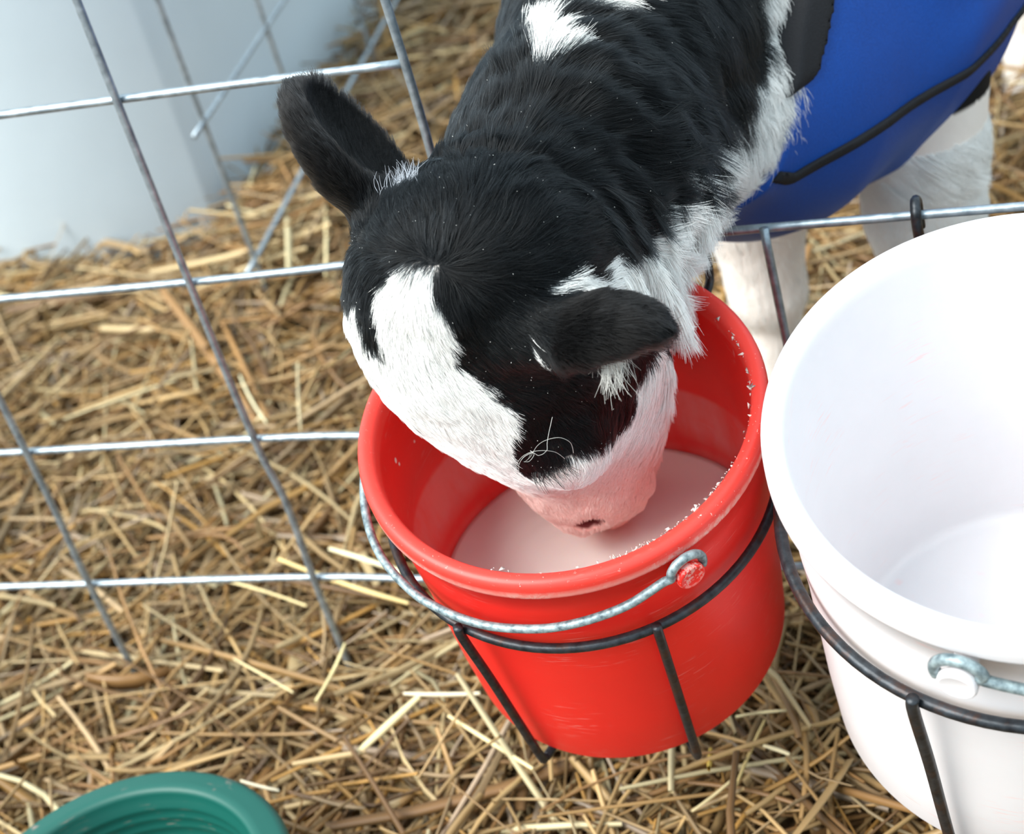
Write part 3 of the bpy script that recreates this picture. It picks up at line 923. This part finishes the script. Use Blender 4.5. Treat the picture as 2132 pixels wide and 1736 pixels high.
# coat pattern: white patches as outlines over the near side of the coat
def project(P):
    d = P - CAM; z = d @ CF
    return np.stack([1066 + 3602.6*(d @ CR)/z, 868 - 3602.6*(d @ CU)/z], -1)
def inpoly(p, poly):
    poly = np.asarray(poly, float); x, y = p[:, 0], p[:, 1]
    ins = np.zeros(len(p), bool)
    for i in range(len(poly)):
        x0, y0 = poly[i-1]; x1, y1 = poly[i]
        c_ = ((y0 > y) != (y1 > y)) & (x < (x1-x0)*(y-y0)/(y1-y0+1e-12) + x0)
        ins ^= c_
    return ins
FACE = [(845, 552), (905, 560), (898, 590), (915, 640), (940, 690), (930, 735), (950, 762), (985, 788), (1015, 795), (1005, 812), (1045, 835), (1070, 868), (1058, 920), (1062, 965), (1092, 990), (1150, 972), (1200, 948), (1260, 912), (1300, 880), (1322, 840), (1325, 780), (1345, 745), (1398, 715), (1385, 690), (1335, 655), (1290, 640), (1262, 600), (1258, 560), (1285, 528), (1330, 500), (1355, 470), (1370, 430), (1400, 405), (1440, 395), (1478, 382), (1490, 360), (1475, 335), (1455, 312), (1472, 270), (1500, 240), (1530, 255), (1545, 232), (1518, 200), (1535, 170), (1548, 150), (1572, 130), (1566, 60), (1560, 0), (1545, -120), (1500, -300), (2600, -300), (2600, 1400), (600, 1400), (600, 640), (742, 625), (748, 660), (756, 700), (775, 722), (797, 727), (792, 690), (786, 650), (776, 622), (800, 590)]
SPOTS = [[(1090, 50), (1130, 42), (1160, 70), (1182, 112), (1150, 135), (1112, 150), (1120, 110), (1090, 75)],
         [(1165, 4), (1200, 22), (1235, 24), (1270, 8), (1290, -40), (1150, -40)],
         [(1130, 610), (1150, 590), (1200, 574), (1262, 590), (1255, 606), (1190, 603), (1140, 613)],
         [(1100, 690), (1108, 696), (1108, 735), (1124, 765), (1108, 752), (1096, 725), (1101, 712)],
                 [(1405, 340), (1425, 345), (1412, 368), (1398, 372)]]
PATCH_Z = 0.34
def is_white(P, Nn, jit):
    """white coat? P roots, jit per-root outline wander in px"""
    p = project(P) + jit
    wt = inpoly(p, FACE)
    for s in SPOTS: wt |= inpoly(p, s)
    # ears stay black except for their tufts
    for e, W_ in zip(EARS, (.040, .034)):
        b_, t_, ax, op, w_ = e
        L = np.linalg.norm(t_-b_); q = P-b_
        a = q @ ax; near = (a > 0.002) & (a < L*1.1) & (np.linalg.norm(q - a[:, None]*ax, axis=1) < W_)
        tuft = inpoly(p, SPOTS[2])
        wt &= ~(near & ~tuft)
    back = (P[:, 1] > 0.16)
    black_body = back & (P[:, 2] > 0.40)
    wt = np.where(back, ~black_body, wt)
    return wt
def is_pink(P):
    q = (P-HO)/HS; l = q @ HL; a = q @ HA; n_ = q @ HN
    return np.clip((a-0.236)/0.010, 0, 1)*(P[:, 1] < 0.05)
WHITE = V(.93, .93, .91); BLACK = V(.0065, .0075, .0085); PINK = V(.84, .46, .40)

cn = grad(calf_sdf, cv)
jit = np.stack([vnoise(cv*60, 11), vnoise(cv*60, 12)], -1)*6
wm = is_white(cv, cn, jit)
cols = np.where(wm[:, None], WHITE*V(.93, .86, .82), BLACK)
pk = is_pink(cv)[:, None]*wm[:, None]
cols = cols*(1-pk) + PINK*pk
def rosy(P):  # pink muzzle skin, with red bounce from the bucket put into the colour
    a_ = ((P-HO)/HS) @ HA
    return np.clip((a_-0.135)/0.06, 0, 1)*(P[:, 1] < 0.0)
rz = rosy(cv)[:, None]*wm[:, None]*(1-pk)
cols = cols*(1-rz) + V(.90, .60, .54)*rz
# dark nostrils and mouth line
for s_ in (-1, 1):
    nd = hell(cv, (.0345*s_, .2085, -.040), (.0075, .0055, .0098))
    cols = np.where((nd < 0)[:, None], V(.16, .04, .04), cols)
# hooves
hoof = (cv[:, 2] < 0.055)[:, None]
cols = np.where(hoof, V(.05, .04, .035), cols)
calf = empty('calf', (0.36, 0.12, 0.06))
tag(calf, 'black and white calf in a blue jacket, drinking with its head in the red bucket', 'calf')
inv0 = V(0.36, 0.12, 0.06)
me = mesh_np('body', cv - inv0, cf)
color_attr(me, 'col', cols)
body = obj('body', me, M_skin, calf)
print('calf mesh', len(cv), len(cf), _t.time()-_t0)

# eyes, set in the orbits
M_eye = simple('eye', (0.012, 0.008, 0.007), 0.08, spec=0.8)
for s, lx in ((1, .0596), (-1, .0710)):
    c = hp(lx*s, .093, -.030)
    prof = [(0.0001, .0085)] + [(0.0085*math.sin(a), 0.0085*math.cos(a)) for a in np.linspace(.15, math.pi-.15, 14)] + [(0.0001, -.0085)]
    v, fs = lathe(prof, 20)
    obj('eye', mesh_np('eye', v + c - inv0, fs), M_eye, calf)
# ------------------------------------------------------------------ fur: strands rooted all over the exposed hide
FLOW = np.array([
 (1000,350,.15,-1,16),(930,360,-.3,-.9,14),(1050,200,0,-1,18),(1100,80,-.2,-1,20),(1180,90,.9,-.4,20),(1090,350,.7,-.7,20),(1150,300,.95,-.3,24),
 (1250,300,1,-.05,26),(1350,300,1,.1,26),(1250,420,1,-.1,24),(1350,450,1,-.15,22),(1150,450,.85,-.5,22),(1250,150,1,.1,26),(1380,100,.8,.6,28),
 (1450,100,.7,.75,28),(1480,30,.5,.85,28),(1300,30,.9,.3,26),(1420,220,.85,.35,26),(1150,530,.9,-.35,20),(1250,520,1,-.1,20),(1050,480,.5,-.8,18),
 (930,500,.1,-1,15),(1000,560,.8,-.2,15),(1000,620,.7,.5,13),(950,640,.4,.9,12),(1050,700,.6,.7,12),(1080,640,.8,.3,13),(1000,760,.7,.6,12),(1080,790,.9,.2,12),
 (1100,850,.5,.8,10),(1100,900,.2,.95,9),(1200,880,.6,.6,10),(1090,960,.3,.9,8),(1250,870,.5,.8,11),(880,600,-.1,1,12),(830,600,-.7,.6,13),(800,650,-.6,.8,12),
 (850,700,-.1,1,11),(800,760,-.1,1,10),(900,800,.2,1,9),(950,880,.3,.95,8),(1020,900,.3,.9,8),(1040,960,.3,.9,7),(770,660,-.3,.9,11),(1200,1030,.1,1,3.5),(1150,1010,.1,1,4),(1280,1000,.1,1,4),
 (1180,590,.9,-.4,20),(1240,580,.9,.1,18),(1180,660,1,0,10),(1300,690,1,.2,10),(1370,705,1,.1,9),(1200,740,.8,.5,12),(1280,760,.5,.9,14),
 (700,300,-.4,-.9,10),(650,220,-.3,-1,9),(750,400,-.5,-.85,11),(800,300,-.2,-1,9),(850,450,-.5,-.8,12),(830,400,-.1,-1,11),(800,520,-.5,-.3,12),(790,560,-.8,.4,12),
 (1320,560,.5,.85,18),(1380,520,.7,.7,20),(1400,640,.5,.9,24),(1380,760,.45,.9,20),(1350,860,.1,1,14),(1430,440,.6,.7,24),(1330,640,.5,.85,16),
 (1500,300,.8,.6,32),(1560,260,.7,.7,34),(1580,150,.6,.8,34),(1590,50,.8,.6,34),(1450,370,.9,.5,28),(1650,600,.15,1,12),(1600,900,.1,1,10)], float)
tri = np.vstack([cf[:, [0, 1, 2]], cf[:, [0, 2, 3]]])
va, vb, vc = cv[tri[:, 0]], cv[tri[:, 1]], cv[tri[:, 2]]
cr_ = np.cross(vb-va, vc-va); area = np.linalg.norm(cr_, axis=1)/2; fn = unit(cr_)
cen = (va+vb+vc)/3
pc = project(cen)
front = ((CAM-cen)*fn).sum(1)/np.linalg.norm(CAM-cen, axis=1)
dens = np.where(front > -0.25, 1.0, 0.25)
dens = dens*np.where(cen[:, 1] > 0.24, 0.15, 1)*np.where(cen[:, 2] < 0.33, np.where(cen[:, 1] > 0.1, 0.5, 1), 1)
dens = dens*np.where((pc[:, 1] < -160) & (cen[:, 1] < 0.24), 0.2, 1)
under = (cen[:, 1] > 0.055 + 0.6*(cen[:, 2]-.50) + .018) & (cen[:, 2] > 0.375)
dens = np.where(under | (cen[:, 2] < 0.06), 0, dens)
qa = ((cen-HO)/HS) @ HA
dens = dens*np.where((qa > 0.250) & (cen[:, 1] < 0.05), 0.0, 1)
for s_ in (-1, 1):
    dens = np.where(hell(cen, (.0345*s_, .2085, -.040), (.009, .007, .011)) < 0, 0, dens)
for s_ in (.068, -.078):
    dens = np.where(np.linalg.norm(cen - hp(s_, .093, -.030), axis=1) < .0032, 0, dens)
wgt = area*dens
NH = 430000
ti = rng.choice(len(tri), NH, p=wgt/wgt.sum())
u = rng.random((NH, 2)); fl_ = u.sum(1) > 1; u[fl_] = 1-u[fl_]
root = va[ti] + (vb-va)[ti]*u[:, :1] + (vc-va)[ti]*u[:, 1:]
vn = cn[tri[:, 0]][ti]*(1-u.sum(1))[:, None] + cn[tri[:, 1]][ti]*u[:, :1] + cn[tri[:, 2]][ti]*u[:, 1:]
vn = unit(vn)

def flow_at(P):
    p = project(P); out = np.empty((len(P), 3))
    for s in range(0, len(P), 60000):
        q = p[s:s+60000]
        d2 = ((q[:, None]-FLOW[None, :, :2])**2).sum(-1) + 300
        w_ = 1/d2**1.7; w_ /= w_.sum(1, keepdims=True)
        out[s:s+60000] = w_ @ FLOW[:, 2:]
    return out
fl2 = flow_at(root)
fd = fl2[:, :1]*CR - fl2[:, 1:2]*CU
far_side = ((CAM-root)*vn).sum(1) < 0
leg = root[:, 2] < 0.34
fd = np.where((leg & (root[:, 1] > 0.05))[:, None], V(0, 0.05, -1), fd)
fd = fd - vn*(fd*vn).sum(1, keepdims=True)
fd = unit(fd)
# ears: hair runs out towards the tip
ear_m = np.zeros(NH, bool)
for e in EARS:
    b_, t_, ax, op, w_ = e
    L = np.linalg.norm(t_-b_); q = root-b_; a = q @ ax
    m_ = (a > 0.012) & (a < L*1.15) & (np.linalg.norm(q - a[:, None]*ax, axis=1) < .05)
    ear_m |= m_
    lat = q - a[:, None]*ax
    fd = np.where(m_[:, None], unit(ax + lat*10 + CF*0.0 - vn*(ax*vn).sum(1, keepdims=True)), fd)
Ls = fl2[:, 2]*0.001
Ls = np.where(leg & (root[:, 1] > 0.05), 0.008, Ls)
Ls = np.where(ear_m, 0.009, Ls)
Ls = np.minimum(Ls, 0.030)
collar = (root[:, 1] > 0.055 + 0.6*(root[:, 2]-.50) - .016) & (root[:, 1] < .2) & (root[:, 2] > .40) & (root[:, 1] > -.03)
# wander of the flow in locks
nz1 = vnoise(root*55, 21); nz2 = vnoise(root*160, 22); nz3 = vnoise(root*400, 23)
side_v = np.cross(vn, fd)
ang = 0.30*nz1 + 0.28*nz2 + 0.20*nz3 + rng.normal(0, 0.10, NH)
ang = ang*np.clip(Ls/0.014, 0.6, 1.3)
fd = fd*np.cos(ang)[:, None] + side_v*np.sin(ang)[:, None]
Ls = Ls*np.clip(1 + 0.35*nz2 + rng.normal(0, 0.18, NH), 0.3, 1.8)
lift = np.clip(0.30 + 0.16*vnoise(root*90, 25) + rng.normal(0, 0.08, NH), 0.08, 0.8)
lift = lift + 0.22*np.clip((root[:, 1]+0.02)/0.05, 0, 1)*np.clip((root[:, 0]-.36)/.03, 0, 1)*(root[:, 2] > .4)
lift = np.where(collar, lift + .45, lift)
lift = np.where(ear_m, lift*0.9, lift)
K = 5
t = np.linspace(0, 1, K)[None, :, None]
d0 = fd*np.cos(lift)[:, None] + vn*np.sin(lift)[:, None]
curve = -vn*(np.sin(lift)*0.62)[:, None]*0.9
wob = side_v*(rng.normal(0, 0.10, NH)[:, None])
pts = root[:, None] + (d0[:, None]*t + (curve+wob)[:, None]*t*t)*Ls[:, None, None]
# clump towards shared lock centres
cs = 0.0042
key = np.floor((root + 0.0015*np.stack([vnoise(root*200, 31), vnoise(root*200, 32), vnoise(root*200, 33)], -1))/cs).astype(np.int64)
kk = key[:, 0]*73856093 + key[:, 1]*19349663 + key[:, 2]*83492791
_, invk, cntk = np.unique(kk, return_inverse=True, return_counts=True)
tipm = np.stack([np.bincount(invk, pts[:, -1, i]) for i in range(3)], -1)/cntk[:, None]
pull = (tipm[invk] - pts[:, -1])
stren = np.clip(0.45 + 0.35*vnoise(root*40, 41), 0.1, 0.8)*np.clip(Ls/0.014, 0.3, 1.0)
pts = pts + pull[:, None]*(t**1.6)*stren[:, None, None]
jit = np.stack([vnoise(root*130, 11), vnoise(root*130, 12)], -1)*5 + rng.normal(0, 2.2, (NH, 2))
hw = is_white(root, vn, jit)
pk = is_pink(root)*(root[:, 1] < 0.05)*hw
hc = np.where(hw[:, None], WHITE*rng.uniform(0.92, 1.06, (NH, 1)), BLACK*rng.uniform(0.6, 1.8, (NH, 1)))
grey = (~hw) & (rng.random(NH) < 0.07)
hc = np.where(grey[:, None], V(.04, .045, .047)*rng.uniform(.4, 1.3, (NH, 1)), hc)
hc = np.where((ear_m & ~hw)[:, None], V(.008, .0078, .008)*rng.uniform(.4, 2.4, (NH, 1)), hc)
rz = (rosy(root)*hw)[:, None]
hc = hc*(1-rz*.85) + V(.92, .66, .60)*rz*.85
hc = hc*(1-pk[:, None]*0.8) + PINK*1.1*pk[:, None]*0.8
rad = np.array([1.0, 0.95, 0.8, 0.55, 0.2])
rad = np.broadcast_to(rad, (NH, K))*np.where(hw, 0.00013, 0.00013)[:, None]*np.where(ear_m, .9, 1)[:, None]

def hair_obj(name, P, radii, cols_, mat, parent, label=None):
    cu = bpy.data.hair_curves.new(name)
    n, k = P.shape[:2]
    cu.add_curves([k]*n)
    pa = cu.attributes.get('position') or cu.attributes.new('position', 'FLOAT_VECTOR', 'POINT')
    pa.data.foreach_set('vector', np.ascontiguousarray(P - inv0, dtype=np.float32).ravel())
    ra = cu.attributes.get('radius') or cu.attributes.new('radius', 'FLOAT', 'POINT')
    ra.data.foreach_set('value', np.ascontiguousarray(radii, dtype=np.float32).ravel())
    ca = cu.attributes.new('col', 'FLOAT_COLOR', 'CURVE')
    c4 = np.ones((n, 4), np.float32); c4[:, :3] = cols_
    ca.data.foreach_set('color', c4.ravel())
    o = bpy.data.objects.new(name, cu); scene.collection.objects.link(o)
    cu.materials.append(mat); o.parent = parent
    return o
for sel_, nm_, mt_, lb_ in ((hw, 'light_fur', M_hair, 'white fur'), (~hw, 'dark_fur', M_dark_hair, 'black fur')):
    fur = hair_obj(nm_, pts[sel_], rad[sel_], np.clip(hc[sel_], 0, 1), mt_, calf)
    tag(fur, lb_, kind='stuff')

def strands(spec, name, width, mat=M_hair, col=(.9, .9, .88), k=7):
    P = np.array([catmull(s_, 4)[np.linspace(0, (len(s_)-1)*4, k).round().astype(int)] for s_ in spec])
    R_ = np.broadcast_to(np.linspace(1, .3, k), (len(P), k))*width
    return hair_obj(name, P, R_, np.tile(np.array(col), (len(P), 1)), mat, calf)
# eyelashes of the near eye
ls = []
def on_hide(px, py):
    t_ = .8
    for _ in range(60):
        P_ = campt(px, py, t_); d_ = float(calf_sdf(P_[None])[0])
        if d_ < .0003: break
        t_ += d_*0.8
    return P_
la, lb = on_hide(1108, 982), on_hide(1180, 956)
for i in range(40):
    f_ = i/39 + rng.normal(0, .02)
    r0_ = la + (lb-la)*f_ - CU*0.002*math.sin(f_*math.pi) + rng.normal(0, .0004, 3)
    dd = unit(-CU*0.9 + CR*(0.15+0.5*f_) - CF*0.35 + rng.normal(0, .14, 3))
    L = 0.012*rng.uniform(.5, 1.1)
    ls.append([r0_, r0_+dd*L*0.5 - CU*0.0004, r0_+dd*L+CR*0.002])
lash = strands(ls, 'eyelashes', 0.00021, col=(.012, .01, .01), k=5)
# long curly feeler hairs over the eye
cr1 = [[(1150,868,.90),(1140,915,.892),(1138,938,.89),(1122,948,.89),(1108,942,.893),(1100,955,.897)],
       [(1194,943,.905),(1188,922,.895),(1165,911,.89),(1135,917,.89),(1117,930,.89),(1105,950,.892),(1092,962,.895)],
       [(1176,955,.905),(1158,942,.897),(1135,938,.892),(1110,940,.892),(1088,950,.895),(1075,968,.898),(1074,986,.9)],
       [(1110,941,.893),(1090,952,.893),(1080,970,.897),(1082,990,.90)],
       [(1104,938,.893),(1112,946,.893),(1102,960,.894),(1090,961,.896)]]
cl = [[campt(*q) for q in s_] for s_ in cr1]
strands(cl, 'feeler_hairs', 0.00013, col=(.55, .55, .52), k=13)
# white tufts: out of the hanging ear, and at the root of the raised ear
tf = []
b_, t_, ax, op, w_ = EARS[1]
L = np.linalg.norm(t_-b_)
for i in range(200):
    c = b_ + ax*L*(0.52+rng.normal(0, .045)) + w_*rng.normal(0, .006) + op*rng.uniform(.000, .008)
    dd = unit(-CU*1.0 + CR*(0.12+rng.normal(0, .15)) - CF*0.22 + rng.normal(0, .06, 3))
    Lh = rng.uniform(.012, .026)*(1.35 if rng.random() < .08 else 1)
    tf.append([c, c+dd*Lh*.5 + rng.normal(0, .0005, 3), c+dd*Lh + CR*rng.normal(0, .0025)])
strands(tf, 'ear_hair', 0.00014, col=(.74, .73, .68), k=6)
tf = []
for i in range(80):
    p0 = rng.choice([rng.uniform(.5, 1), rng.uniform(.55, .95), rng.uniform(0, 1)])
    c = campt(782+p0*88+rng.normal(0, 4), 408-p0*18+rng.normal(0, 7), 0.925)
    # snap the root onto the hide
    g_ = float(calf_sdf(c[None])[0])
    for _ in range(6):
        c = c + CF*np.clip(float(calf_sdf(c[None])[0]), -.02, .02)*0.8
    dd = unit(CU*1.0 + CR*(-.25+.35*p0+rng.normal(0, .2)) - CF*0.35)
    Lh = rng.uniform(.006, .014)
    tf.append([c, c+dd*Lh*.5, c+dd*Lh+CR*rng.normal(0, .002)])
strands(tf, 'ear_hair', 0.00014, col=(.50, .54, .60), k=6)
# loose fluff and dust caught in the dark coat
sel = np.where(~hw & (root[:, 1] < 0.1) & (((CAM-root)*vn).sum(1) > 0.2) & ~ear_m)[0]
sel = rng.choice(sel, 300)
c = pts[sel, 3]
dd = unit(rng.normal(0, 1, (300, 3)))*rng.uniform(.0003, .0009, (300, 1))
P = np.stack([c, c+dd*.5, c+dd], 1) + vn[sel][:, None]*0.0008
du = hair_obj('coat_dust', P, np.full((300, 3), .00014), np.tile(V(.55, .55, .52), (300, 1)), M_hair, calf)
tag(du, kind='stuff')

# ------------------------------------------------------------------ blue jacket
def jacket_base(P):
    d = smin(neck_sdf(P), trunk(P), .05)
    return d + 0.0035*np.sin(P[..., 2]*55 + 6*vnoise(P*9, 51))*0.5 + 0.003*vnoise(P*16, 52)
def jacket_sdf(P):
    d = jacket_base(P)
    s = smax(d-.016, .0075-d, .002)
    line = 0.055 + 0.60*(P[..., 2]-.50)
    s = smax(s, line + .010 - P[..., 1], .003)
    s = smax(s, 0.362 + 0.092*np.clip((.022 - P[..., 1])/.012, 0, 1) + 0.05*np.clip(P[..., 1]-.2, 0, 1) - P[..., 2], .003)
    s = smax(s, (P-C2) @ BD - 0.02, .003)
    return s
def trim_sdf(P):
    d = jacket_base(P)
    s = smax(d-.0200, .0060-d, .002)
    line = 0.055 + 0.60*(P[..., 2]-.50)
    s = smax(s, 0.497 - P[..., 2], .012)
    return smax(s, np.abs(P[..., 1]-line-.009)-.009, .002)
def band_sdf(P):
    d = jacket_base(P)
    s = smax(d-.0190, .0135-d, .0015)
    s = smax(s, np.abs(P[..., 2]-.4415-.7*np.clip(.055-P[..., 1], 0, .05))-.0045, .0015)
    line = 0.055 + 0.60*(P[..., 2]-.50)
    s = smax(s, line + 0.012 - P[..., 1], .002)
    return smax(s, (P-C2) @ BD - 0.016, .003)
M_blue = simple('blue_nylon', (0.003, 0.06, 0.32), 0.5, nscale=700, namt=0.35, bumpd=0.0006, spec=0.35)
M_trim = simple('black_webbing', (0.010, 0.011, 0.014), 0.7, nscale=900, namt=0.4, bumpd=0.0008, spec=0.3)
jl, jh = (.16, -.08, .30), (.86, .98, .74)
v, fc_ = surface_nets(jacket_sdf, jl, jh, .0036)
jk = obj('jacket', mesh_np('jacket', v-inv0, fc_), M_blue, calf)
v, fc_ = surface_nets(trim_sdf, (.16, -.03, .44), (.58, .26, .76), .0026)
obj('collar_trim', mesh_np('collar_trim', v-inv0, fc_), M_trim, jk)
v, fc_ = surface_nets(band_sdf, (.16, -.02, .420), (.86, .98, .50), .0026)
obj('strap', mesh_np('strap', v-inv0, fc_), M_trim, jk)
